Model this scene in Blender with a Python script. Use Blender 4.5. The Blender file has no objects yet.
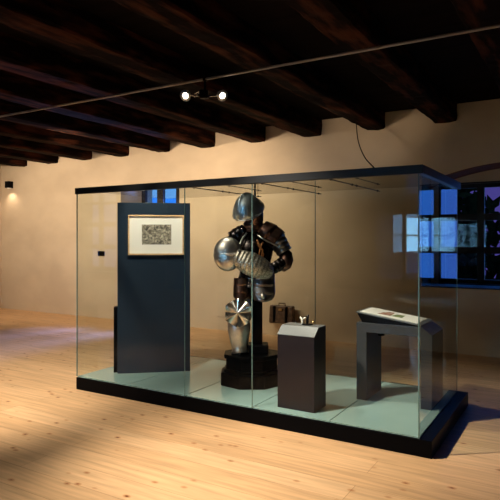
import bpy, bmesh, math, random
from mathutils import Vector, Matrix, noise
random.seed(7)
S = bpy.context.scene
COL = S.collection
PI = math.pi

# ------------------------------------------------------------------ camera
YAW = math.radians(30.8)
F = 554.0
cam_d = bpy.data.cameras.new('camera')
cam = bpy.data.objects.new('camera', cam_d); COL.objects.link(cam)
cam.location = (0, 0, 1.6); cam.rotation_euler = (PI/2, 0, YAW)
cam_d.sensor_width = 36; cam_d.lens = 36*F/500; cam_d.shift_y = -10/500
S.camera = cam

# ------------------------------------------------------------------ exposure
vs = S.view_settings
vs.view_transform = 'Standard'; vs.look = 'None'; vs.gamma = 1; vs.use_curve_mapping = False
vs.exposure = 0.0

# ------------------------------------------------------------------ world: dusk sky, bright to the right and behind, dark to the left
W = bpy.data.worlds.new('dusk_sky'); S.world = W; W.use_nodes = True
nt = W.node_tree; nt.nodes.clear()
wo = nt.nodes.new('ShaderNodeOutputWorld'); bg = nt.nodes.new('ShaderNodeBackground')
tc = nt.nodes.new('ShaderNodeTexCoord'); dp = nt.nodes.new('ShaderNodeVectorMath'); dp.operation = 'DOT_PRODUCT'
dp.inputs[1].default_value = (-0.15, 0.985, 0.0)
cr = nt.nodes.new('ShaderNodeValToRGB')
e = cr.color_ramp.elements        # the sky is darkest beyond the window at the right
e[0].position = 0.0; e[0].color = (3.4, 7.4, 12.0, 1)
e[1].position = 1.0; e[1].color = (0.030, 0.022, 0.11, 1)
m_ = e.new(0.3); m_.color = (0.09, 0.24, 0.55, 1)
m2_ = e.new(0.955); m2_.color = (0.02, 0.16, 0.70, 1)
m0_ = e.new(0.10); m0_.color = (0.45, 1.0, 1.8, 1)
m3_ = e.new(0.985); m3_.color = (0.045, 0.04, 0.20, 1)
mr = nt.nodes.new('ShaderNodeMapRange'); mr.inputs[1].default_value = -1; mr.inputs[2].default_value = 1
nt.links.new(tc.outputs['Generated'], dp.inputs[0]); nt.links.new(dp.outputs['Value'], mr.inputs[0])
nt.links.new(mr.outputs[0], cr.inputs[0]); nt.links.new(cr.outputs[0], bg.inputs[0])
bg.inputs[1].default_value = 1.8
nt.links.new(bg.outputs[0], wo.inputs[0])

# ------------------------------------------------------------------ lights
def spot(name, loc, target, power, deg, blend=0.6, color=(1, .80, .55), size=.05):
    l = bpy.data.lights.new(name, 'SPOT'); l.energy = power; l.spot_size = math.radians(deg); l.spot_blend = blend
    l.color = color; l.shadow_soft_size = size
    o = bpy.data.objects.new(name, l); COL.objects.link(o); o.location = loc
    o.rotation_euler = (Vector(target)-Vector(loc)).to_track_quat('-Z', 'Y').to_euler()
    return o
WARM = (1, .75, .51)
WHITE = (1, .87, .70)
# wall washers on the ceiling track
spot('wall_light', (-9.8, 5.4, 3.12), (-9.8, 8.2, 1.9), 330, 120, .9, WARM)
spot('wall_light', (-7.0, 5.4, 3.12), (-6.7, 8.2, 1.9), 300, 120, .9, WARM)
spot('wall_light', (-5.2, 5.9, 3.12), (-5.1, 8.2, 2.2), 190, 96, .9, WARM)
spot('wall_light', (-2.9, 6.2, 3.12), (-2.7, 8.2, 3.4), 30, 62, .9, WARM)
# floor spots in front of the case
spot('floor_light', (-4.6, 2.0, 3.12), (-5.5, 3.6, 0), 950, 75, .9, WHITE)
spot('floor_light', (-3.1, 2.5, 3.12), (-1.8, 3.7, 0), 680, 66, .9, WHITE)
spot('case_light', (-3.3, 2.4, 3.12), (-1.3, 5.0, 0.1), 330, 44, .6, WHITE)
spot('armour_fill', (-3.55, 2.9, 3.12), (-2.92, 4.8, 1.55), 75, 30, .6, WHITE)  # unseen fill spot, added to brighten the armour's metal
spot('picture_light', (-3.5, 3.82, 3.14), (-4.0, 4.72, 1.7), 230, 36, .6, WHITE)
spot('floor_light', (-1.3, 0.6, 3.12), (-2.0, 2.2, 0), 480, 52, .9, WHITE)
# dusk daylight entering by the back left window and the front windows
spot('dusk_light', (-6.3, 11.5, 3.95), (-7.2, 5.8, 0), 5500, 36, .8, (.16, .26, 1), .4)
spot('dusk_light', (-8.0, 11.5, .9), (-5.6, 5.6, 3.5), 2600, 24, .8, (.15, .3, 1), .4)
spot('dusk_light', (-3.9, -8.6, 1.6), (-3.7, 4.7, 1.75), 500, 12, .8, (.25, .6, 1), .4)

# ------------------------------------------------------------------ material helpers
def mat(name, color=(.5, .5, .5), rough=.5, metal=0.0, spec=None, coat=0.0):
    m = bpy.data.materials.new(name); m.use_nodes = True
    b = m.node_tree.nodes['Principled BSDF']
    b.inputs['Base Color'].default_value = (*color, 1); b.inputs['Roughness'].default_value = rough
    b.inputs['Metallic'].default_value = metal
    if spec is not None: b.inputs['Specular IOR Level'].default_value = spec
    b.inputs['Coat Weight'].default_value = coat
    return m
def N(m, t): return m.node_tree.nodes.new(t)
def L(m, a, b): m.node_tree.links.new(a, b)
def noisy(m, c1, c2, scale=6, stretch=(1, 1, 1), detail=6, bump=0.0, lo=.35, hi=.65, rough=None):
    b = m.node_tree.nodes['Principled BSDF']
    t = N(m, 'ShaderNodeTexCoord'); mp = N(m, 'ShaderNodeMapping'); mp.inputs['Scale'].default_value = stretch
    n = N(m, 'ShaderNodeTexNoise'); n.inputs['Scale'].default_value = scale; n.inputs['Detail'].default_value = detail
    r = N(m, 'ShaderNodeValToRGB'); r.color_ramp.elements[0].position = lo; r.color_ramp.elements[1].position = hi
    r.color_ramp.elements[0].color = (*c1, 1); r.color_ramp.elements[1].color = (*c2, 1)
    L(m, t.outputs['Object'], mp.inputs[0]); L(m, mp.outputs[0], n.inputs['Vector']); L(m, n.outputs['Fac'], r.inputs[0])
    L(m, r.outputs[0], b.inputs['Base Color'])
    if bump:
        bp = N(m, 'ShaderNodeBump'); bp.inputs['Strength'].default_value = bump; bp.inputs['Distance'].default_value = .02
        L(m, n.outputs['Fac'], bp.inputs['Height']); L(m, bp.outputs[0], b.inputs['Normal'])
    if rough:
        q = N(m, 'ShaderNodeMapRange'); q.inputs[3].default_value = rough[0]; q.inputs[4].default_value = rough[1]
        L(m, n.outputs['Fac'], q.inputs[0]); L(m, q.outputs[0], b.inputs['Roughness'])
    return m

M = {}
M['plaster'] = noisy(mat('plaster', rough=.9, spec=.1), (.60, .50, .37), (.68, .575, .43), 1.3, (1, 1, 1.6), 8, .12)
M['reveal'] = noisy(mat('reveal_plaster', rough=.9, spec=.1), (.30, .22, .17), (.36, .27, .21), 2)
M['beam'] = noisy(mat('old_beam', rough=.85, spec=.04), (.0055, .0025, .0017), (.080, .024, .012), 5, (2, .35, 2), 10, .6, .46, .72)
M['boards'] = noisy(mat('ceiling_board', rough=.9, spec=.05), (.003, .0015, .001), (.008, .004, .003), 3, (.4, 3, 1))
M['black'] = mat('black_lacquer', (.002, .002, .0025), .35, 0, .03)
M['blackmatte'] = mat('black_paint', (.003, .003, .004), .5, 0, .05)
M['steelbar'] = mat('dark_steel', (.035, .037, .04), .35, .7)
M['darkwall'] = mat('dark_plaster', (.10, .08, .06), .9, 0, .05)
M['partition'] = mat('slate_blue_paint', (.012, .024, .042), .4, 0, .3)
M['plinth'] = mat('aubergine_grey_paint', (.010, .006, .009), .45, 0, .3)
M['plinthtop'] = mat('silver_grey_top', (.14, .145, .155), .4, .2)
M['table'] = mat('grey_table_paint', (.034, .036, .041), .45, 0, .3)
M['tray'] = mat('grey_tray', (.10, .11, .11), .4)
M['fan'] = mat('bright_fluted_steel', (.78, .72, .66), .24, 1)
M['paper'] = mat('paper', (.80, .78, .72), .8)
M['frosted'] = noisy(mat('frosted_floor_glass', rough=.22, coat=.3), (.25, .38, .365), (.29, .425, .41), 1.2)
M['oak'] = noisy(mat('light_frame_wood', rough=.5), (.52, .33, .15), (.68, .46, .24), 9, (1, 1, 4))
M['iron'] = mat('iron', (.02, .02, .022), .4, .8)
M['chrome'] = mat('chrome', (.8, .8, .8), .15, 1)
M['lampwhite'] = mat('white_reflector', (.85, .83, .8), .4)
M['jointgrey'] = mat('joint_seal', (.02, .03, .03), .4)
M['window_frame'] = mat('dark_window_wood', (.012, .008, .008), .6)
M['shrub'] = noisy(mat('dark_leaves', rough=.9, spec=0), (.001, .0015, .001), (.003, .004, .002), 12)
M['snow'] = mat('pale_roof', (.6, .65, .7), .8)
M['house'] = mat('house_wall', (.25, .27, .3), .9)
M['road'] = mat('snowy_ground', (.62, .66, .70), .9)
M['blued'] = noisy(mat('blued_steel', metal=1), (.030, .026, .028), (.085, .070, .066), 9, rough=(.16, .34), bump=.03)
M['brownsteel'] = noisy(mat('browned_steel', metal=1), (.07, .035, .028), (.20, .11, .08), 8, rough=(.32, .5), bump=.04)
M['steel'] = noisy(mat('polished_steel', metal=1), (.46, .43, .40), (.74, .69, .63), 9, rough=(.30, .46), bump=.02)
M['midsteel'] = noisy(mat('dull_steel', metal=1), (.20, .17, .16), (.36, .31, .28), 9, rough=(.26, .42), bump=.03)
M['helmsteel'] = noisy(mat('grey_steel', metal=1), (.32, .38, .41), (.52, .59, .62), 9, rough=(.34, .48), bump=.02)
M['rust'] = mat('leather_strap', (.42, .16, .04), .7)
M['leather'] = noisy(mat('brown_leather', rough=.5), (.045, .024, .014), (.16, .09, .055), 16, bump=.2)
M['brass'] = mat('brass', (.55, .38, .18), .3, 1)
M['rail'] = mat('rail_metal', (.42, .38, .35), .4, .5)

# engraved gauntlet steel
m = mat('engraved_steel', metal=1, rough=.5); M['engraved'] = m
noisy(m, (.30, .27, .22), (.62, .57, .48), 70, detail=3, bump=.08, lo=.42, hi=.6)

# thin architectural glass: clear, with real fresnel reflection on both faces
def glass(name, tint, k=1.0):
    m = bpy.data.materials.new(name); m.use_nodes = True; t = m.node_tree; t.nodes.clear()
    o = t.nodes.new('ShaderNodeOutputMaterial'); mx = t.nodes.new('ShaderNodeMixShader')
    tr = t.nodes.new('ShaderNodeBsdfTransparent'); gl = t.nodes.new('ShaderNodeBsdfGlossy'); fr = t.nodes.new('ShaderNodeFresnel')
    tr.inputs[0].default_value = (*tint, 1); gl.inputs['Roughness'].default_value = 0.0; fr.inputs[0].default_value = 1.5
    geo = t.nodes.new('ShaderNodeNewGeometry'); iv = t.nodes.new('ShaderNodeMath'); iv.operation = 'SUBTRACT'; iv.inputs[0].default_value = 1
    mu = t.nodes.new('ShaderNodeMath'); mu.operation = 'MULTIPLY'
    t.links.new(geo.outputs['Backfacing'], iv.inputs[1]); t.links.new(iv.outputs[0], mu.inputs[0]); t.links.new(fr.outputs[0], mu.inputs[1])
    sc = t.nodes.new('ShaderNodeMath'); sc.operation = 'MULTIPLY'; sc.inputs[1].default_value = k; sc.use_clamp = True
    t.links.new(mu.outputs[0], sc.inputs[0])
    t.links.new(sc.outputs[0], mx.inputs[0]); t.links.new(tr.outputs[0], mx.inputs[1]); t.links.new(gl.outputs[0], mx.inputs[2])
    t.links.new(mx.outputs[0], o.inputs[0]); return m
M['glass'] = glass('clear_glass', (.965, .985, .975), 1.6)
M['glassfront'] = glass('low_reflection_glass', (.965, .985, .975), .42)
M['pane'] = glass('window_glass', (.95, .97, .97), .25)
M['glassedge'] = mat('glass_edge', (.10, .18, .17), .3)

# pine floor: long boards along X with knots
m = mat('pine_floor', rough=.42, spec=.35); M['floor'] = m
b = m.node_tree.nodes['Principled BSDF']
t = N(m, 'ShaderNodeTexCoord')
br = N(m, 'ShaderNodeTexBrick'); br.inputs['Scale'].default_value = 1; br.inputs['Brick Width'].default_value = 3.4
br.inputs['Row Height'].default_value = .23; br.inputs['Mortar Size'].default_value = .002; br.inputs['Mortar Smooth'].default_value = .6
br.inputs['Bias'].default_value = 0; br.offset = .37
br.inputs['Color1'].default_value = (.60, .370, .190, 1); br.inputs['Color2'].default_value = (.70, .450, .245, 1); br.inputs['Mortar'].default_value = (.30, .15, .06, 1)
L(m, t.outputs['Object'], br.inputs['Vector'])
mp = N(m, 'ShaderNodeMapping'); mp.inputs['Scale'].default_value = (.6, 9, 1); L(m, t.outputs['Object'], mp.inputs[0])
gn = N(m, 'ShaderNodeTexNoise'); gn.inputs['Scale'].default_value = 3; gn.inputs['Detail'].default_value = 7; L(m, mp.outputs[0], gn.inputs['Vector'])
gr = N(m, 'ShaderNodeMapRange'); gr.inputs[1].default_value = .3; gr.inputs[2].default_value = .7; gr.inputs[3].default_value = .74; gr.inputs[4].default_value = 1.12; L(m, gn.outputs['Fac'], gr.inputs[0])
x1 = N(m, 'ShaderNodeMix'); x1.data_type = 'RGBA'; x1.blend_type = 'MULTIPLY'; x1.inputs[0].default_value = 1
L(m, br.outputs['Color'], x1.inputs[6]); L(m, gr.outputs[0], x1.inputs[7])
mk = N(m, 'ShaderNodeMapping'); mk.inputs['Scale'].default_value = (4.6, 7.5, .001); L(m, t.outputs['Object'], mk.inputs[0])
vo = N(m, 'ShaderNodeTexVoronoi'); vo.inputs['Scale'].default_value = 1; L(m, mk.outputs[0], vo.inputs['Vector'])
kr = N(m, 'ShaderNodeValToRGB'); ee = kr.color_ramp.elements
ee[0].position = .045; ee[0].color = (.16, .07, .04, 1); ee[1].position = .17; ee[1].color = (1, 1, 1, 1); q = ee.new(.075); q.color = (.66, .46, .32, 1)
L(m, vo.outputs['Distance'], kr.inputs[0])
x2 = N(m, 'ShaderNodeMix'); x2.data_type = 'RGBA'; x2.blend_type = 'MULTIPLY'; x2.inputs[0].default_value = 1
L(m, x1.outputs[2], x2.inputs[6]); L(m, kr.outputs[0], x2.inputs[7]); L(m, x2.outputs[2], b.inputs['Base Color'])

# the engraving: crowded dark scribbles on cream
m = mat('engraving', rough=.8); M['print'] = m
b = m.node_tree.nodes['Principled BSDF']; t = N(m, 'ShaderNodeTexCoord')
vo = N(m, 'ShaderNodeTexVoronoi'); vo.inputs['Scale'].default_value = 42; vo.feature = 'SMOOTH_F1'
nn = N(m, 'ShaderNodeTexNoise'); nn.inputs['Scale'].default_value = 30; nn.inputs['Detail'].default_value = 4
L(m, t.outputs['Object'], nn.inputs['Vector']); L(m, nn.outputs['Color'], vo.inputs['Vector'])
vo.inputs['Scale'].default_value = 9
kr = N(m, 'ShaderNodeValToRGB'); kr.color_ramp.elements[0].position = .32; kr.color_ramp.elements[1].position = .62
kr.color_ramp.elements[0].color = (.012, .010, .010, 1); kr.color_ramp.elements[1].color = (.55, .50, .38, 1)
L(m, vo.outputs['Distance'], kr.inputs[0]); L(m, kr.outputs[0], b.inputs['Base Color'])

# ------------------------------------------------------------------ mesh helpers
def bx(bm, c, s, rot=None):
    r = bmesh.ops.create_cube(bm, size=1)
    mt = Matrix.Translation(c) @ (rot.to_4x4() if rot else Matrix.Identity(4)) @ Matrix.Diagonal((*s, 1))
    bmesh.ops.transform(bm, matrix=mt, verts=r['verts']); return r['verts']
def bb(bm, x0, x1, y0, y1, z0, z1):
    return bx(bm, ((x0+x1)/2, (y0+y1)/2, (z0+z1)/2), (x1-x0, y1-y0, z1-z0))
def obj(name, bm, m, parent=None, smooth=False, bevel=0, loc=None):
    bmesh.ops.recalc_face_normals(bm, faces=bm.faces)
    me = bpy.data.meshes.new(name); bm.to_mesh(me); bm.free()
    if m: me.materials.append(m)
    if smooth:
        for p in me.polygons: p.use_smooth = True
    o = bpy.data.objects.new(name, me); COL.objects.link(o)
    if parent: o.parent = parent
    if loc: o.location = loc
    if bevel:
        k = o.modifiers.new('bevel', 'BEVEL'); k.width = bevel; k.segments = 2; k.limit_method = 'ANGLE'
    return o
def box(name, x0, x1, y0, y1, z0, z1, m, parent=None, bevel=0):
    bm = bmesh.new(); bb(bm, x0, x1, y0, y1, z0, z1); return obj(name, bm, m, parent, bevel=bevel)
def thing(name, label, cat, loc=(0, 0, 0), rz=0, group=None):
    o = bpy.data.objects.new(name, None); COL.objects.link(o); o.location = loc; o.rotation_euler = (0, 0, rz)
    o.empty_display_size = .1; o['label'] = label; o['category'] = cat
    if group: o['group'] = group
    return o
def tag(o, label, cat, group=None):
    o['label'] = label; o['category'] = cat
    if group: o['group'] = group
    return o
def struct(o): o['kind'] = 'structure'; return o
def skin_rings(bm, rings, cap=True, closed=True):
    vr = [[bm.verts.new(p) for p in r] for r in rings]
    n = len(vr[0])
    for a, c in zip(vr, vr[1:]):
        for i in range(n if closed else n-1):
            j = (i+1) % n; bm.faces.new((a[i], a[j], c[j], c[i]))
    if cap: bm.faces.new(vr[0]); bm.faces.new(list(reversed(vr[-1])))
    return vr
def frame(d, up=Vector((0, 0, 1))):
    d = d.normalized()
    if abs(d.dot(up)) > .98: up = Vector((0, 0, 1)) if abs(d.z) < .9 else Vector((1, 0, 0))
    a = d.cross(up).normalized(); c = a.cross(d).normalized(); return a, c
def limb(bm, pts, radii, n=20, cap=True, up=Vector((0, 1, 0))):
    """rings round a path; radii = (across, along up)"""
    pts = [Vector(p) for p in pts]; rings = []
    for i, p in enumerate(pts):
        d = pts[min(i+1, len(pts)-1)]-pts[max(i-1, 0)]
        a, c = frame(d, up); r = radii[i]
        if not isinstance(r, tuple): r = (r, r)
        rings.append([p+a*math.cos(2*PI*k/n)*r[0]+c*math.sin(2*PI*k/n)*r[1] for k in range(n)])
    return skin_rings(bm, rings, cap)
def tube(bm, pts, r, n=8): return limb(bm, pts, [r]*len(pts), n)
def lerp(a, c, t): return a+(c-a)*t
def lames(p0, p1, r0, r1, count, sub=4, step=.12, bulge=0.0):
    """path and radii for a stack of overlapping plates"""
    P, R = [], []
    p0, p1 = Vector(p0), Vector(p1)
    for k in range(count):
        for s in range(sub):
            f = (k+s/(sub-1)*.98)/count
            P.append(p0.lerp(p1, f)); g = 1+bulge*math.sin(PI*f)
            w = 1+step*(s/(sub-1))
            R.append((lerp(r0[0], r1[0], f)*g*w, lerp(r0[1], r1[1], f)*g*w))
    return P, R
def dome(bm, c, rx, rz, depth, axis=Vector((0, -1, 0)), n=28, rings=8, shape=None, rim=.012):
    """a shallow plate bulging along axis, with thickness"""
    c = Vector(c); a, u = frame(axis); rr = []
    for k in range(rings+1):
        t = k/rings; rr.append([])
        ang = t*PI/2
        for i in range(n):
            th = 2*PI*i/n; s = math.sin(ang)*(shape(th, t) if shape else 1)
            rr[-1].append(c+a*math.cos(th)*rx*max(s, .004)+u*math.sin(th)*rz*max(s, .004)+axis.normalized()*depth*math.cos(ang))
    inner = [[p-axis.normalized()*rim for p in r] for r in reversed(rr)]
    skin_rings(bm, rr+inner, True)

# ------------------------------------------------------------------ the room
X0, X1, Y0, Y1, ZC = -11.7, 4.0, -6.0, 8.2, 3.52
def wall_with_holes(name, axis, pos, thick, a0, a1, holes, z1=ZC, m=None):
    """axis 'y': wall plane Y=pos spanning X a0..a1 ; holes = (lo, hi, z0, z1); thick goes outward (signed)"""
    bm = bmesh.new(); cuts = sorted(holes); cur = a0
    def add(lo, hi, za, zb):
        if hi-lo < 1e-4 or zb-za < 1e-4: return
        p, q = sorted((pos, pos+thick))
        if axis == 'y': bb(bm, lo, hi, p, q, za, zb)
        else: bb(bm, p, q, lo, hi, za, zb)
    for lo, hi, za, zb in cuts:
        add(cur, lo, 0, z1); add(lo, hi, 0, za); add(lo, hi, zb, z1); cur = hi
    add(cur, a1, 0, z1)
    return struct(obj(name, bm, m or M['plaster']))
struct(box('floor', X0-.4, X1+.4, Y0-.4, Y1+.6, -.12, 0, M['floor']))
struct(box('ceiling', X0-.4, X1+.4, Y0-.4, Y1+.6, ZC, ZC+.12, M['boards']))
# back wall in two layers: face with an arched recess, then inner layer with the window opening
AX0, AX1, AZS, AZT = -1.98, .60, 2.40, 2.66      # arch feet, spring and crown
BX0, BX1, BZ0, BZ1 = -7.90, -6.42, .95, 2.66      # window hidden behind the slate panel
bm = bmesh.new(); T = .55
bb(bm, X0-.4, BX0, Y1, Y1+T, 0, ZC); bb(bm, BX0, BX1, Y1, Y1+T, 0, BZ0); bb(bm, BX0, BX1, Y1, Y1+T, BZ1, ZC); bb(bm, BX1, AX0, Y1, Y1+T, 0, ZC); bb(bm, AX1, X1+.4, Y1, Y1+T, 0, ZC); bb(bm, AX0, AX1, Y1, Y1+T, 0, .93)
NA = 24
arch = []
hw = (AX1-AX0)/2; cx = (AX0+AX1)/2; rise = AZT-AZS; R_ = (hw*hw+rise*rise)/(2*rise)
for i in range(NA+1):
    x = lerp(AX0, AX1, i/NA); arch.append((x, AZT-R_+math.sqrt(max(R_*R_-(x-cx)**2, 0))))
for (xa, za), (xb, zb) in zip(arch, arch[1:]):
    v = [bm.verts.new(p) for p in ((xa, Y1, za), (xb, Y1, zb), (xb, Y1, ZC), (xa, Y1, ZC), (xa, Y1+T, za), (xb, Y1+T, zb), (xb, Y1+T, ZC), (xa, Y1+T, ZC))]
    for f in ((0, 1, 2, 3), (4, 7, 6, 5), (0, 4, 5, 1), (3, 2, 6, 7)): bm.faces.new([v[k] for k in f])
struct(obj('wall_back', bm, M['plaster']))
WX0, WX1, WZ0, WZ1 = -1.86, .45, .93, 2.46
wall_with_holes('wall_back_recess', 'y', Y1+T, .40, X0-.4, X1+.4, [(BX0, BX1, BZ0, BZ1), (WX0, WX1, WZ0, WZ1)], m=M['plaster'])
struct(box('trim_2', AX0, AX1, Y1-.004, Y1+T, WZ0-.01, WZ0+.005, M['window_frame']))
struct(box('trim_3', AX0-.001, AX0+.01, Y1-.003, Y1+T, WZ0+.005, AZS, M['window_frame']))
M['archshade'] = mat('shaded_red_brown', (.17, .075, .06), .9, 0, .05)  # reddish arch lining, its colour darkened to stand in for soffit shade
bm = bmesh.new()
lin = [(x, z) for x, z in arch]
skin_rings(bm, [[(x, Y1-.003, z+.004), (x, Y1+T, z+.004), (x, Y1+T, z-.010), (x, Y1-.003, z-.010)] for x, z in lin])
struct(obj('trim_4', bm, M['archshade']))
# reveal lining of the window
bm = bmesh.new(); t_ = .02
bb(bm, WX0, WX0+t_, Y1+T+.003, Y1+T+.40, WZ0, WZ1); bb(bm, WX1-t_, WX1, Y1+T+.003, Y1+T+.40, WZ0, WZ1)
bb(bm, WX0+t_, WX1-t_, Y1+T+.003, Y1+T+.40, WZ1-t_, WZ1); bb(bm, WX0+t_, WX1-t_, Y1+T+.003, Y1+T+.40, WZ0, WZ0+t_)
struct(obj('trim_1', bm, M['window_frame']))
wall_with_holes('wall_left', 'x', X0, -.4, Y0-.4, Y1, [])
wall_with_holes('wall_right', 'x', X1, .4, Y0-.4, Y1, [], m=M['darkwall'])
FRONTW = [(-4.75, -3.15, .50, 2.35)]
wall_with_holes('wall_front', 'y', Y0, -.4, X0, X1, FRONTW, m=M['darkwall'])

def window(idx, axis, pos, lo, hi, z0, z1, cols, rows, fw=.07, mw=.045):
    """window_<n> frame with muntins and its panes"""
    bm = bmesh.new()
    def add(a, c, za, zb, d=.07, off=0):
        if axis == 'y': bb(bm, a, c, pos-d/2, pos+d/2, za, zb)
        else: bb(bm, pos-d/2, pos+d/2, a, c, za, zb)
    add(lo, lo+fw, z0, z1); add(hi-fw, hi, z0, z1); add(lo+fw, hi-fw, z0, z0+fw); add(lo+fw, hi-fw, z1-fw, z1)
    for i in range(1, cols):
        c = lerp(lo, hi, i/cols); w = mw*1.9 if (cols % 2 == 0 and i == cols//2) else mw
        add(c-w/2, c+w/2, z0+fw, z1-fw, .06)
    for j in range(1, rows):
        c = lerp(z0, z1, j/rows); add(lo+fw, hi-fw, c-mw/2, c+mw/2, .05)
    w = struct(obj('window_%d' % idx, bm, M['window_frame']))
    bm = bmesh.new()
    if axis == 'y': bb(bm, lo+fw, hi-fw, pos-.003, pos+.003, z0+fw, z1-fw)
    else: bb(bm, pos-.003, pos+.003, lo+fw, hi-fw, z0+fw, z1-fw)
    obj('pane', bm, M['pane'], w)
    return w
window(5, 'y', Y1+T+.1, BX0, BX1, BZ0, BZ1, 3, 3, .10, .16)
window(1, 'y', Y1+T+.12, WX0+t_, WX1-t_, WZ0+t_, WZ1-t_, 4, 3, .06, .10)
for k, (a, c, za, zb) in enumerate(FRONTW): window(2+k, 'y', Y0-.2, a, c, za, zb, 2, 3)

# flush pale door panel in the back wall
def wp(u, v, Y=Y1):       # a point of the plane Y under a pixel
    k = (u-250)/F; dx = k*math.cos(YAW)-math.sin(YAW); dy = k*math.sin(YAW)+math.cos(YAW); t = Y/dy
    return Vector((dx*t, Y, 1.6+(240-v)/F*t))
a = wp(217, 206); c = wp(258, 316)
d1 = struct(box('door_1', a.x, c.x, Y1-.022, Y1, .24, 2.2, M['plaster'], bevel=.004))

# ceiling beams along Y
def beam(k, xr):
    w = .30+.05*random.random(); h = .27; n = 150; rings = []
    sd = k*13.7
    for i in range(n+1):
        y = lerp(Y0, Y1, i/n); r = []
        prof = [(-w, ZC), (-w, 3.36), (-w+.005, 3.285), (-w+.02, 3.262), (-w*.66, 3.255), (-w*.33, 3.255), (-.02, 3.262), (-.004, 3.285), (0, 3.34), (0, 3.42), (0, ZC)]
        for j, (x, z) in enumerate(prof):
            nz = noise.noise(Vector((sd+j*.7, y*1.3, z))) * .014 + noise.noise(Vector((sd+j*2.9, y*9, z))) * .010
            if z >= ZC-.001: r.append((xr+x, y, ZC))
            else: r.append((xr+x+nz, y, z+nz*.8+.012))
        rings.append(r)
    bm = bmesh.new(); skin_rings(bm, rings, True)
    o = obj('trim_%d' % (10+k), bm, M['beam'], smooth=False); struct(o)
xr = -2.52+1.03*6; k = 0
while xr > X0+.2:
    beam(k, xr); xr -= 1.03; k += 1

# ------------------------------------------------------------------ outside
struct(box('ground', -60, 60, -60, 60, -3.2, -3.0, M['road']))
def house(x, y, w, d, h, label, rz=0):
    t = thing('house', label, 'house', (x, y, -3), rz)
    box('wall', -w/2, w/2, -d/2, d/2, 0, h, M['house'], t)
    bm = bmesh.new(); v = [bm.verts.new(p) for p in ((-w/2-.4, -d/2-.4, h), (w/2+.4, -d/2-.4, h), (w/2+.4, d/2+.4, h), (-w/2-.4, d/2+.4, h), (-w/2-.4, 0, h+2.2), (w/2+.4, 0, h+2.2))]
    for f in ((0, 1, 5, 4), (2, 3, 4, 5), (0, 4, 3), (1, 2, 5), (0, 3, 2, 1)): bm.faces.new([v[i] for i in f])
    obj('roof', bm, M['snow'], t)
house(-5.5, -24, 8, 6, 1.7, 'low snowy roofed house mirrored in the front glass of the case')
house(-13.75, -23, 7.4, 6, 8.0, 'tall grey house mirrored at the left of the low house')
def tree(x, y, h, r, label, seed):
    rd = random.Random(seed)
    t = thing('tree', label, 'tree', (x, y, -3), 0, 'trees outside the window')
    bm = bmesh.new(); tube(bm, [(0, 0, 0), (.1, 0, h*.4), (-.1, .1, h*.8)], .12)
    obj('trunk', bm, M['shrub'], t)
    bm = bmesh.new()
    for i in range(1500):
        th = rd.uniform(0, 2*PI); ph = math.acos(rd.uniform(-1, 1)); q = r*rd.random()**.45
        p = Vector((q*math.sin(ph)*math.cos(th), q*math.sin(ph)*math.sin(th), h*.68+q*math.cos(ph)*1.5))
        s = rd.uniform(.12, .28); e1 = Vector([rd.gauss(0, 1) for _ in range(3)]).normalized(); e2 = e1.orthogonal().normalized()
        bm.faces.new([bm.verts.new(p+v) for v in (e1*s, e2*s*.5, -e1*s, -e2*s*.5)])
    obj('foliage', bm, M['shrub'], t)
tree(-2.75, 13.4, 6.0, 1.45, 'dark leafy tree close outside the right-hand window', 2)
tree(-6.2, 17.6, 7.0, 1.9, 'dark leafy tree farther off outside the right-hand window', 5)

# ------------------------------------------------------------------ the glass display case
CX0, CX1, CY0, CY1 = -4.64, -1.02, 4.15, 5.62
BT = .14; GT = 2.09; TT = 2.155
case = thing('display_case', 'long frameless glass display case on low black plinth with dark top rail', 'display case', (0, 0, 0))
bm = bmesh.new(); bb(bm, CX0-.005, CX1+.09, CY0-.0, CY1+.06, 0, BT-.012)
obj('base', bm, M['black'], case, bevel=.003)
gx = [CX0+.0, -3.92, -3.19, -2.46, -1.74, CX1]
for i in range(5):
    box('floor_panel', gx[i]+.004, gx[i+1]-.004, CY0+.018, CY1-.018, BT-.010, BT, M['frosted'], case)
g = .010
def pane(name, x0, x1, y0, y1, z0, z1):
    box(name, x0, x1, y0, y1, z0, z1, M['glassfront' if name == 'glass_front' else 'glass'], case)
for a, c in ((CX0+g, -3.19), (-3.19, -2.455), (-2.455, CX1-g)):
    pane('glass_front', a+.003, c-.003, CY0, CY0+g, BT, GT)
for a, c in ((CX0+g, -2.51), (-2.51, CX1-g)):
    pane('glass_back', a+.003, c-.003, CY1-g, CY1, BT, TT-.02)
pane('glass_side', CX0, CX0+g, CY0+.001, CY1-.001, BT, TT-.02); pane('glass_side', CX1-g, CX1, CY0+.001, CY1-.001, BT, GT)
pane('glass_roof', CX0, CX1, CY0+.02, CY1, TT-.02, TT-.01)
def strip(x, y, z1=GT, w=.008, m='glassedge'): box('glass_joint', x-w/2, x+w/2, y-w/2, y+w/2, BT, z1, M[m], case)
for x, y in ((CX0, CY0), (CX1, CY0), (CX1, CY1)): strip(x+(.004 if x < -3 else -.004), y+(.004 if y < 5 else -.004), w=.009)
for x in (-3.19, -2.455): strip(x, CY0+.005, w=.007)
for x in (-2.51,): strip(x, CY1-.005, TT-.02, w=.007)
strip(CX0+.004, CY1-.004, TT-.02)
bm = bmesh.new(); bb(bm, CX0-.01, CX1+.03, CY0-.015, CY0+.03, GT, TT); bb(bm, CX1-.015, CX1+.03, CY0+.03, CY1+.02, GT, TT)
obj('top_rail', bm, M['steelbar'], case, bevel=.003)
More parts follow.
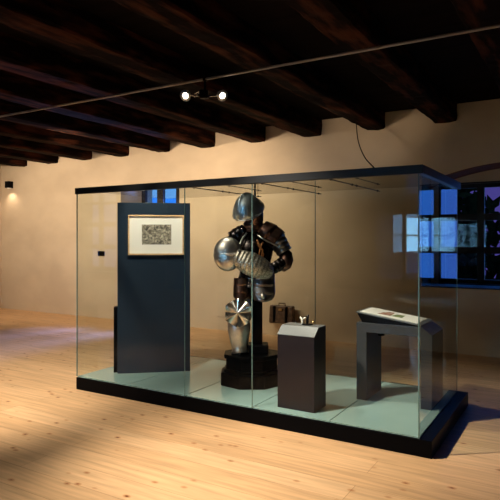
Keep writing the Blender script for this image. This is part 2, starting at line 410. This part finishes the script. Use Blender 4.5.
# roof tie wires with small clamps
for i, x in enumerate((-3.17, -2.42, -1.77)):
    bm = bmesh.new(); zz = TT-.055
    tube(bm, [(x, CY0+.06, zz), (x, CY1-.05, zz)], .005, 6)
    w = obj('tie_wire', bm, M['iron'], case)
    for y in (CY0+.12, CY0+.62, CY0+.74, CY1-.12):
        bm = bmesh.new(); bmesh.ops.create_uvsphere(bm, u_segments=8, v_segments=6, radius=.011); obj('clamp', bm, M['iron'], w, True, loc=(x, y, zz))

# ------------------------------------------------------------------ slate partition with the framed print
PA = math.radians(40)
pr = thing('partition_panel', 'tall slate blue panel standing inside the glass case on its left', 'partition', (-4.035, 4.705, BT), PA)
PW, PH = .395, 1.87
box('panel', -PW, PW, 0, .045, 0, PH, M['partition'], pr, .002)
box('rear_block', -PW-.045, -PW+.30, .06, .20, 0, .72, M['black'], pr, .003)
fp = thing('framed_print', 'small crowded engraving in white mount and pale wood frame on slate panel', 'picture', (0, 0, 0), PA)
fp.location = Vector(pr.location)+Matrix.Rotation(PA, 3, 'Z')@Vector((.022, -.002, 1.515))
FW, FH = .303, .220
bm = bmesh.new()
bb(bm, -FW, FW, -.028, 0, FH-.016, FH); bb(bm, -FW, FW, -.028, 0, -FH, -FH+.016); bb(bm, -FW, -FW+.016, -.028, 0, -FH+.016, FH-.016); bb(bm, FW-.016, FW, -.028, 0, -FH+.016, FH-.016)
obj('frame', bm, M['oak'], fp, bevel=.002)
box('mount', -FW+.016, FW-.016, -.012, 0, -FH+.016, FH-.016, M['paper'], fp)
box('print', -.155, .165, -.0135, -.012, -.105, .115, M['print'], fp)

# ------------------------------------------------------------------ plinth and post of the armour
AR = (-2.89, 4.88, BT)
st = thing('armour_stand', 'black stepped octagonal plinth with post carrying the armour', 'stand', AR, YAW)
def octa(bm, r, z0, z1, sy=1.0, a0=PI/8):
    skin_rings(bm, [[(r*math.cos(a0+k*PI/4), r*sy*math.sin(a0+k*PI/4), z) for k in range(8)] for z in (z0, z1)])
bm = bmesh.new(); octa(bm, .335, 0, .13, .9); obj('lower_step', bm, M['black'], st, bevel=.012)
bm = bmesh.new(); octa(bm, .300, .13, .16, .9); octa(bm, .278, .16, .27, .9); obj('middle_step', bm, M['black'], st, bevel=.006)
bm = bmesh.new(); octa(bm, .30, .27, .31, .9); obj('top_step', bm, M['black'], st, bevel=.008)
box('post_foot', -.05, .17, -.10, .10, .31, .40, M['blackmatte'], st, .01)
box('post', .01, .11, -.05, .05, .40, 1.42, M['blackmatte'], st, .004)
bm = bmesh.new(); tube(bm, [(.035, .06, 1.3), (.035, .06, TT-.022-BT)], .011); obj('rod', bm, M['steelbar'], st, True)

# ------------------------------------------------------------------ the armour
ar = thing('suit_of_armour', 'dark steel suit of armour with kettle helmet, one leg and crossed plated arm', 'armour', (AR[0], AR[1], 0), YAW)
def P(u, v, y=0):      # local position of a pixel for the armour
    return Vector(((u-251)*.0102*(1+y/5.68), y, 1.6-(v-240)*.0102*(1+y/5.68)))
def loft(name, m, pts, radii, n=24, parent=ar, up=Vector((0, 1, 0)), cap=True):
    bm = bmesh.new(); limb(bm, pts, radii, n, cap, up); return obj(name, bm, m, parent, True)
# torso
bm = bmesh.new(); rings = []
for z, rx, ry, cy in ((1.22, .15, .115, .0), (1.25, .155, .12, 0), (1.30, .15, .125, -.01), (1.38, .165, .15, -.02), (1.46, .185, .165, -.02), (1.54, .195, .155, -.01), (1.61, .19, .13, 0), (1.67, .15, .11, .01), (1.70, .10, .09, .01)):
    r = []
    for k in range(40):
        th = 2*PI*k/40; x = rx*math.cos(th)+.03; y = cy+ry*math.sin(th)
        if math.sin(th) < 0: y -= .035*max(0, 1-abs(math.cos(th))*3)*(1 if z > 1.24 else .3)
        r.append((x, y, z))
    rings.append(r)
skin_rings(bm, rings); bp = obj('breastplate', bm, M['blued'], ar, True)
# waist and skirt of lames
Pp, Rr = lames((.03, 0, 1.25), (.03, 0, 1.12), (.155, .125), (.175, .145), 3, 4, .06)
loft('fauld', M['blued'], Pp, Rr, 32)
# gorget and face guard
Pp, Rr = lames((.02, 0, 1.80), (.02, 0, 1.68), (.085, .085), (.13, .12), 3, 4, .10)
loft('gorget', M['brownsteel'], Pp, Rr, 28)
face = loft('face_guard', M['brownsteel'], [(.035, .02, 1.74), (.03, 0, 1.79), (.02, -.01, 1.86), (.02, 0, 1.93), (.02, 0, 1.97)], [(.07, .08), (.09, .10), (.10, .115), (.095, .11), (.07, .08)], 24)
# helmet: kettle bowl with comb, wide turned rim, tilted
hl = bpy.data.objects.new('helmet', None)
tilt = Matrix.Rotation(math.radians(-20), 3, 'Y') @ Matrix.Rotation(math.radians(34), 3, 'X') @ Matrix.Rotation(math.radians(40), 3, 'Z')
def helm(p): return tilt@Vector(p)+Vector((-.04, -.02, 1.915))
bm = bmesh.new(); rings = []
prof = [(.003, .170), (.025, .166), (.05, .155), (.078, .137), (.104, .112), (.128, .080), (.148, .046), (.162, .014), (.170, -.012), (.173, -.026), (.166, -.028), (.156, .010), (.140, .044), (.118, .08), (.09, .112), (.05, .140), (.003, .154)]
for r, z in prof:
    q = []
    for k in range(48):
        th = 2*PI*k/48; x = math.cos(th)*r*1.0; y = math.sin(th)*r*.93
        rid = .020*math.exp(-(y/.012)**2) if z > .03 else 0
        q.append(helm((x, y, z+rid+.012*math.cos(th)**2*(r > .15))))
    rings.append(q)
skin_rings(bm, rings); hb = obj('helmet_bowl', bm, M['helmsteel'], ar, True)
bm = bmesh.new(); pts = [helm((math.cos(2*PI*k/48)*.173, math.sin(2*PI*k/48)*.173*.93, -.028+.012*math.cos(2*PI*k/48)**2)) for k in range(49)]
limb(bm, pts, [.006]*49, 8, False); obj('rolled_rim', bm, M['steel'], hb, True)
# right-hand shoulder (photo right) and arm
pa = P(262, 228, -.03); pe = P(283, 252, -.04)
bm = bmesh.new()
Pp, Rr = lames((.10, -.0, 1.725), (.265, -.02, 1.585), (.09, .125), (.115, .135), 2, 5, .05, .15)
limb(bm, Pp, Rr, 28); obj('pauldron', bm, M['brownsteel'], ar, True)
Pp, Rr = lames((.235, -.03, 1.64), (.335, -.05, 1.475), (.095, .115), (.078, .10), 4, 4, .08)
loft('upper_arm_lames', M['midsteel'], Pp, Rr, 24)
loft('elbow', M['brownsteel'], [(.31, -.04, 1.50), (.345, -.05, 1.45), (.35, -.06, 1.40), (.335, -.08, 1.35), (.30, -.10, 1.31)], [.05, .068, .075, .068, .045])
Pp, Rr = lames((.325, -.07, 1.37), (.18, -.20, 1.30), (.065, .065), (.05, .05), 4, 4, .06)
loft('forearm', M['blued'], Pp, Rr, 20)
# left-hand shoulder and arm
Pp, Rr = lames((-.06, 0, 1.70), (-.19, -.02, 1.60), (.07, .10), (.085, .11), 3, 4, .08, .1)
loft('pauldron', M['blued'], Pp, Rr, 24)
loft('upper_arm', M['blued'], [(-.16, -.02, 1.64), (-.21, -.04, 1.56), (-.235, -.07, 1.48), (-.22, -.10, 1.42)], [.065, .07, .065, .05])
# big round elbow guard
bm = bmesh.new()
dome(bm, (-.235, -.20, 1.462), .145, .170, .085, Vector((-.12, -1, .10)), 40, 12, None, .01)
eg = obj('round_elbow_guard', bm, M['steel'], ar, True)
bm = bmesh.new(); dome(bm, (-.225, -.235, 1.455), .135, .03, .055, Vector((-.12, -1, .1)), 24, 5, None, .004); obj('central_ridge', bm, M['steel'], eg, True)
loft('elbow', M['brownsteel'], [(-.23, -.06, 1.42), (-.235, -.12, 1.45), (-.20, -.18, 1.46)], [.06, .07, .06])
# engraved mitten gauntlet across the belly
p0 = P(235, 257, -.24); p1 = P(270, 273, -.22)
pts, rad = [], []
NL = 11
for k in range(NL):
    for s in range(4):
        f = (k+s/3*.96)/NL; pts.append(p0.lerp(p1, f)+Vector((0, -.03*math.sin(PI*f), 0)))
        e_ = math.sin(PI*min(1, max(0, .12+f*.80)))**.45
        rad.append((.114*e_*(1+.028*s/3), .09*e_*(1+.028*s/3)))
pts = [pts[0]+(pts[0]-pts[4])*.5] + pts + [pts[-1]+(pts[-1]-pts[-5])*.7]
rad = [(rad[0][0]*.45, rad[0][1]*.45)]+rad+[(rad[-1][0]*.4, rad[-1][1]*.4)]
gl_ = loft('plated_gauntlet', M['engraved'], pts, rad, 32, up=Vector((0, 1, 0)))
bm = bmesh.new(); a, c = frame(p1-p0, Vector((0, 1, 0)))
ctr = p0.lerp(p1, .02)+Vector((0, -.02, 0))
ring = [ctr+a*math.cos(2*PI*k/24)*.085+c*math.sin(2*PI*k/24)*.068 for k in range(25)]; limb(bm, ring, [.006]*25, 6, False)
obj('cuff_edge', bm, M['steel'], gl_, True)
# orange cords on the breast
bm = bmesh.new()
def chest(x, z): return (x, -.205+abs(x-.03)*.35+abs(z-1.46)*.1, z)
tube(bm, [chest(.055, 1.60), chest(.075, 1.54), chest(.11, 1.50), chest(.10, 1.44), chest(.085, 1.40)], .010)
tube(bm, [chest(.11, 1.58), chest(.09, 1.53), chest(.075, 1.47), chest(.07, 1.40)], .008)
tube(bm, [chest(.09, 1.53), chest(.12, 1.46), chest(.11, 1.42)], .006)
obj('leather_lace', bm, M['rust'], ar, True)
# edge strap of the breastplate
bm = bmesh.new(); tube(bm, [(-.05, -.13, 1.67), (-.10, -.155, 1.60), (-.13, -.16, 1.52), (-.135, -.17, 1.42)], .009)
obj('armhole_roll', bm, M['steel'], ar, True)
bm = bmesh.new(); tube(bm, [(.06, -.15, 1.645), (.13, -.155, 1.60), (.20, -.16, 1.565), (.27, -.15, 1.535)], .007); obj('shoulder_edge', bm, M['steel'], ar, True)
# tassets
def tasset(x, w, z0, z1, m, yb=-.12, round_=.4, lam=4):
    bm = bmesh.new(); rows = []
    n = 14; K = 24
    for i in range(K+1):
        t = i/K; z = lerp(z0, z1, t); ww = w*(1+.10*t)*(1 if t < 1-round_ else math.sqrt(max(0, 1-((t-(1-round_))/round_)**2))*.65+.35)
        saw = ((t*lam) % 1)*.010
        rows.append([(x+ww*math.sin(PI*(j/n-.5)), yb-.075*math.cos(PI*(j/n-.5))-saw-.02*t, z) for j in range(n+1)])
    back = [[(p[0]*1+(x-p[0])*.05, p[1]+.008, p[2]) for p in reversed(r)] for r in rows]
    skin_rings(bm, [a+b for a, b in zip(rows, back)], True); return obj('tasset', bm, m, ar, True)
tasset(-.105, .075, 1.22, 1.00, M['brownsteel'], -.08, .2, 3)
tasset(.115, .115, 1.30, .985, M['midsteel'], -.10, .3, 4)
bm = bmesh.new(); limb(bm, [(.10, -.215, 1.075), (.11, -.22, 1.05), (.115, -.218, 1.02)], [.018, .026, .012], 10); obj('tasset_boss', bm, M['steel'], ar, True)
# thigh, knee, greave
loft('cuisse', M['brownsteel'], [(-.04, -.02, 1.20), (-.055, -.03, 1.08), (-.075, -.04, .98), (-.09, -.05, .90)], [(.075, .085), (.078, .085), (.072, .08), (.07, .075)])
loft('knee_cop', M['steel'], [(-.07, -.04, 1.02), (-.085, -.06, .97), (-.10, -.08, .91), (-.11, -.08, .85), (-.12, -.06, .78)], [(.06, .07), (.088, .095), (.092, .105), (.09, .10), (.08, .08)])
def flute(th, t): return 1-.06*abs(math.sin(3*th))
bm = bmesh.new(); c0 = P(238, 313, -.19); n = 72; rings = []
ax = Vector((-.18, -1, .08)).normalized(); a, u = frame(ax)
for k in range(11):
    t = k/10; r = []
    for i in range(n):
        th = 2*PI*i/n+.3; fl = abs(math.cos(3*th))
        rr = .142*t*(1-.05*fl); hgt = .05*(1-t)**1.0+.060*t*(1-fl)*(1 if t < .98 else .9)
        r.append(c0+a*math.cos(th)*max(rr, .001)+u*math.sin(th)*max(rr, .001)+ax*hgt)
    rings.append(r)
skin_rings(bm, rings+[[p-ax*.012 for p in r] for r in reversed(rings)])
kf = obj('fluted_knee_fan', bm, M['fan'], ar, False)
pts = [(-.125, -.05, .80), (-.128, -.06, .74), (-.128, -.055, .68), (-.125, -.05, .60), (-.12, -.045, .53), (-.118, -.05, .485), (-.115, -.055, .455)]
rad = [(.10, .09), (.116, .10), (.112, .10), (.098, .09), (.084, .08), (.082, .085), (.094, .10)]
gv = loft('greave', M['steel'], pts, rad, 28)
bm = bmesh.new(); tube(bm, [(-.13, -.152, .74), (-.13, -.148, .68), (-.127, -.134, .60), (-.12, -.12, .52), (-.118, -.15, .457)], .006); obj('shin_ridge', bm, M['steel'], gv, True)

# ------------------------------------------------------------------ small pedestal
def prism(name, prof, y0, y1, m, parent, axis='y', bevel=.003):
    bm = bmesh.new()
    if axis == 'y': r = [[(a, y, c) for a, c in prof] for y in (y0, y1)]
    else: r = [[(x, a, c) for a, c in prof] for x in (y0, y1)]
    skin_rings(bm, r); return obj(name, bm, m, parent, bevel=bevel)
pd = thing('pedestal', 'narrow dark pedestal with slanted silver grey top near the case front', 'pedestal', (-2.10, 4.285, BT), 0)
h1, h2 = .64, .71
prism('body', [(0, 0), (0, h1-.004), (.085, h2-.004), (.25, h2-.004), (.25, 0)], -.175, .175, M['plinth'], pd, 'x')
prism('top_plate', [(0, h1-.004), (0, h1), (.085, h2), (.25, h2), (.25, h2-.004), (.085, h2-.004)], -.176, .176, M['plinthtop'], pd, 'x', 0)
box('caption_label', -.10, .06, .03, .031, h1+.024, h1+.036, M['paper'], pd) if False else None
# small exhibit on it
ex = thing('small_exhibit', 'tiny pale and dark metal piece standing on top of the narrow pedestal', 'exhibit', (-2.07, 4.46, BT+h2), .4)
bm = bmesh.new(); octa(bm, .05, 0, .010, .7); obj('base_plate', bm, M['iron'], ex)
bm = bmesh.new(); limb(bm, [(-.045, 0, .008), (-.042, 0, .03), (-.05, 0, .055), (-.062, 0, .07)], [.012, .007, .011, .005], 10); tube(bm, [(-.04, 0, .05), (-.015, 0, .066)], .006); obj('pale_figure', bm, M['paper'], ex, True)
bm = bmesh.new(); limb(bm, [(.0, 0, .008), (.0, 0, .04), (.005, 0, .075), (.01, 0, .092)], [.010, .014, .010, .006], 10); tube(bm, [(0, 0, .07), (-.02, 0, .08)], .005); obj('dark_figure', bm, M['iron'], ex, True)
bm = bmesh.new(); limb(bm, [(.055, 0, .006), (.05, 0, .02), (.058, 0, .038)], [.010, .006, .008], 10); obj('stub', bm, M['brass'], ex, True)

# ------------------------------------------------------------------ table with the book tray
tb = thing('exhibit_table', 'grey bridge shaped table with sloping end at right of the case', 'table', (-1.765, 4.87, BT), 0)
TW, TD, TH, LT = .675, .44, .705, .095
bm = bmesh.new(); out = [(0, 0), (0, TH), (TW-.09, TH), (TW, TH-.065), (TW, 0), (TW-LT, 0), (TW-LT, TH-.085), (LT, TH-.085), (LT, 0)]
def upoly(y): return [bm.verts.new((x, y, z)) for x, z in out]
A_, B_ = upoly(0), upoly(TD); n = len(out)
for i in range(n): j = (i+1) % n; bm.faces.new((A_[i], A_[j], B_[j], B_[i]))
for V in (A_, B_):
    bm.faces.new((V[0], V[1], V[7], V[8])); bm.faces.new((V[1], V[2], V[6], V[7])); bm.faces.new((V[2], V[3], V[4], V[5], V[6]))
obj('frame', bm, M['table'], tb, bevel=.002)
# caption marks on the sloping end
sl = math.atan2(.065, .09); rot = Matrix.Rotation(sl, 3, 'Y')
for k, (y, w) in enumerate(((.10, .05), (.16, .035))):
    bm = bmesh.new(); bx(bm, (TW-.05, y, TH-.032+.003), (.030, w, .0015), rot); obj('caption_label', bm, M['tray'], tb)
bm = bmesh.new(); tube(bm, [(.20, .10, TH-.084), (.20, .10, TH-.10), (.20, .10, TH-.118)], .03, 14); obj('knob', bm, M['blackmatte'], tb, True)
# tray tilted down to the right
tr = thing('book_tray', 'shallow grey tray tilted on the bridge shaped table', 'tray', (-1.79, 4.86, BT+TH+.004), 0)
th_ = .125
bm = bmesh.new()
r = []
for y in (.01, .42):
    r.append([(.03, y, .085), (.60, y, .006), (.60, y, .001), (.08, y, .0), (.05, y, .05)])
skin_rings(bm, r); obj('wedge', bm, M['blackmatte'], tr)
bm = bmesh.new()
top = [(.02, 0, .087), (.615, 0, .006), (.615, .43, .006), (.02, .43, .087)]
skin_rings(bm, [top, [(x, y, z+.008) for x, y, z in top]]); obj('tray_top', bm, M['tray'], tr, bevel=.001)
bk = thing('open_book', 'white open sheets with a small green and brown picture lying on tray', 'book', tr.location, 0)
def ontray(x, y): return .095-.081*(x-.02)/.595
def sheet(name, x0, x1, y0, y1, h, m, label=None):
    bm = bmesh.new(); q = [(x0, y0), (x1, y0), (x1, y1), (x0, y1)]
    skin_rings(bm, [[(x, y, ontray(x, y)+.001) for x, y in q], [(x, y, ontray(x, y)+h) for x, y in q]]); return bm
obj('pages', sheet('p', .05, .57, .04, .38, .006, 0), M['paper'], bk)
M['green'] = noisy(mat('painted_green', rough=.8), (.10, .17, .05), (.25, .25, .10), 60)
M['brownink'] = noisy(mat('painted_brown', rough=.8), (.16, .05, .03), (.45, .25, .15), 60)
for nm, x0, x1, y0, y1, mm in (('painted_picture', .19, .31, .10, .25, 'brownink'), ('painted_picture', .31, .41, .12, .27, 'green'), ('painted_picture', .22, .30, .25, .32, 'brownink')):
    bm = bmesh.new(); q = [(x0, y0), (x1, y0+.01), (x1-.01, y1), (x0+.02, y1-.01)]
    skin_rings(bm, [[(x, y, ontray(x, y)+.006) for x, y in q], [(x, y, ontray(x, y)+.0066) for x, y in q]]); obj(nm, bm, M[mm], bk)

# ------------------------------------------------------------------ old leather case low on the wall
a = wp(273, 305, Y1); c = wp(297, 322, Y1); w_ = c.x-a.x
sc = thing('leather_bag', 'old brown leather bag with handle fixed low against the plaster wall', 'bag', ((a.x+c.x)/2, Y1-.09, .22), 0)
zb = 1.6-(322-240)/F*9.25-.22; zt = 1.6-(304.5-240)/F*9.25-.22; hw_ = w_/2
bm = bmesh.new(); skin_rings(bm, [[(-hw_, -.07, zb), (hw_, -.07, zb), (hw_-.01, -.05, zt), (-hw_+.01, -.05, zt)], [(-hw_, .05, zb), (hw_, .05, zb), (hw_-.01, .04, zt), (-hw_+.01, .04, zt)]])
obj('body', bm, M['leather'], sc, bevel=.02)
bm = bmesh.new(); tube(bm, [(-.06, -.01, zt-.01), (-.055, -.01, zt+.035), (.055, -.01, zt+.035), (.06, -.01, zt-.01)], .010); obj('handle', bm, M['leather'], sc, True)
for x in (-.12, .10): box('strap', x-.018, x+.018, -.079, -.055, zb+.02, zt-.01, M['blackmatte'], sc, .002)
box('clasp', -.03, .03, -.078, -.06, zt-.08, zt-.045, M['brass'], sc, .002)
box('wall_bracket', -hw_, hw_, -.05, .09, zb-.02, zb, M['plaster'], sc, .002)

# ------------------------------------------------------------------ wall fittings
p = wp(101.5, 253.5)
sw = thing('wall_socket', 'flat black socket plate on the wall left of slate panel', 'socket', (p.x, Y1, p.z))
box('plate', -.09, .09, -.02, 0, -.05, .05, M['blackmatte'], sw, .004); box('insert', -.03, .03, -.024, -.02, -.025, .025, M['black'], sw, .002)
p = wp(11.5, 186)
wl = thing('wall_spotlight', 'small black wall lamp high beside the left room corner', 'lamp', (p.x, Y1, p.z))
box('housing', -.065, .065, -.13, 0, -.05, .10, M['blackmatte'], wl, .004)
box('lamp_glass', .0, .05, -.12, -.03, -.075, -.05, M['lampwhite'], wl, .004)
spot('downlight', (p.x+.02, Y1-.14, p.z-.10), (p.x+.1, Y1-.1, 1.0), 7, 140, .8, WARM, .02)

# ------------------------------------------------------------------ ceiling rail and twin spotlight
RY, RZ = 4.42, 3.17
bm = bmesh.new(); tube(bm, [(X0, RY, RZ), (X1, RY, RZ)], .013, 8); tag(obj('lighting_rail', bm, M['rail']), 'long thin metal lighting rail crossing under the ceiling beams', 'rail')
bm = bmesh.new()
p = wp(205, 85, RY)
tw = thing('twin_spotlight', 'small twin headed halogen spotlight hanging from the ceiling rail', 'spotlight', (p.x, RY, RZ), YAW)
bm = bmesh.new(); tube(bm, [(0, 0, -.01), (0, 0, -.13)], .012); bx(bm, (0, 0, -.005), (.04, .03, .03)); obj('stem', bm, M['blackmatte'], tw)
box('transformer', -.05, .03, -.03, .03, -.19, -.11, M['blackmatte'], tw, .004)
def head(x, z, dx, m1):
    bm = bmesh.new(); tube(bm, [(0, 0, -.16), (x*.6, 0, z*.5-.09), (x, -.01, z)], .005, 6); obj('arm', bm, M['chrome'], tw, True)
    d = Vector((dx, -.6, -.35)).normalized(); c = Vector((x, -.01, z)); bm = bmesh.new()
    limb(bm, [c-d*.03, c, c+d*.03, c+d*.055, c+d*.05, c+d*.02], [.015, .034, .048, .056, .05, .02], 16); h = obj('lamp_head', bm, m1, tw, True)
    bm = bmesh.new(); bmesh.ops.create_uvsphere(bm, u_segments=10, v_segments=8, radius=.036); obj('bulb', bm, M['bulb'], h, True, loc=c+d*.035)
m = mat('lit_bulb'); b = m.node_tree.nodes['Principled BSDF']; b.inputs['Emission Color'].default_value = (1, .85, .65, 1); b.inputs['Emission Strength'].default_value = 12; M['bulb'] = m
head(-.17, -.15, -.2, M['lampwhite']); head(.15, -.15, .35, M['lampwhite'])
bm = bmesh.new(); tube(bm, [(.0, 0, -.115), (-.06, -.02, -.125), (-.10, -.01, -.15)], .006, 6); tube(bm, [(.02, 0, -.17), (.09, -.02, -.17), (.15, -.01, -.165)], .006, 6); obj('bracket', bm, M['chrome'], tw, True)
spot('twin_light', (p.x-.16, RY-.05, RZ-.22), (-3.0, 4.7, 1.2), 45, 60, .7, WHITE, .03)
spot('twin_light', (p.x+.16, RY-.05, RZ-.22), (-1.5, 5.1, .8), 170, 44, .7, WHITE, .03)

# ------------------------------------------------------------------ cable from beam to case
def px(u, v, d):
    xc = (u-250)/F*d; return Vector((xc*math.cos(YAW)-d*math.sin(YAW), xc*math.sin(YAW)+d*math.cos(YAW), 1.6+(240-v)/F*d))
ctrl = [Vector((-2.70, 7.42, 3.27)), Vector((-2.42, 6.55, 2.83)), Vector((-1.98, 5.45, 2.46)), Vector((-1.37, 4.17, 2.158))]
ctrl = [px(356, 121, 7.75), px(358, 140, 7.0), px(364, 156, 5.7), px(375, 169.0, 4.29)]
def cr_(p, t):
    q = [p[0]*2-p[1]]+p+[p[-1]*2-p[-2]]; k = min(int(t), len(p)-2); f = t-k; a, b_, c_, d_ = q[k:k+4]
    return .5*((2*b_)+(c_-a)*f+(2*a-5*b_+4*c_-d_)*f*f+(3*b_-a-3*c_+d_)*f**3)
bm = bmesh.new(); tube(bm, [cr_(ctrl, k*3/30) for k in range(31)], .006, 6); co = obj('cable', bm, M['blackmatte'], None, True)
tag(co, 'thin black cable drooping from a ceiling beam to the case top', 'cable')
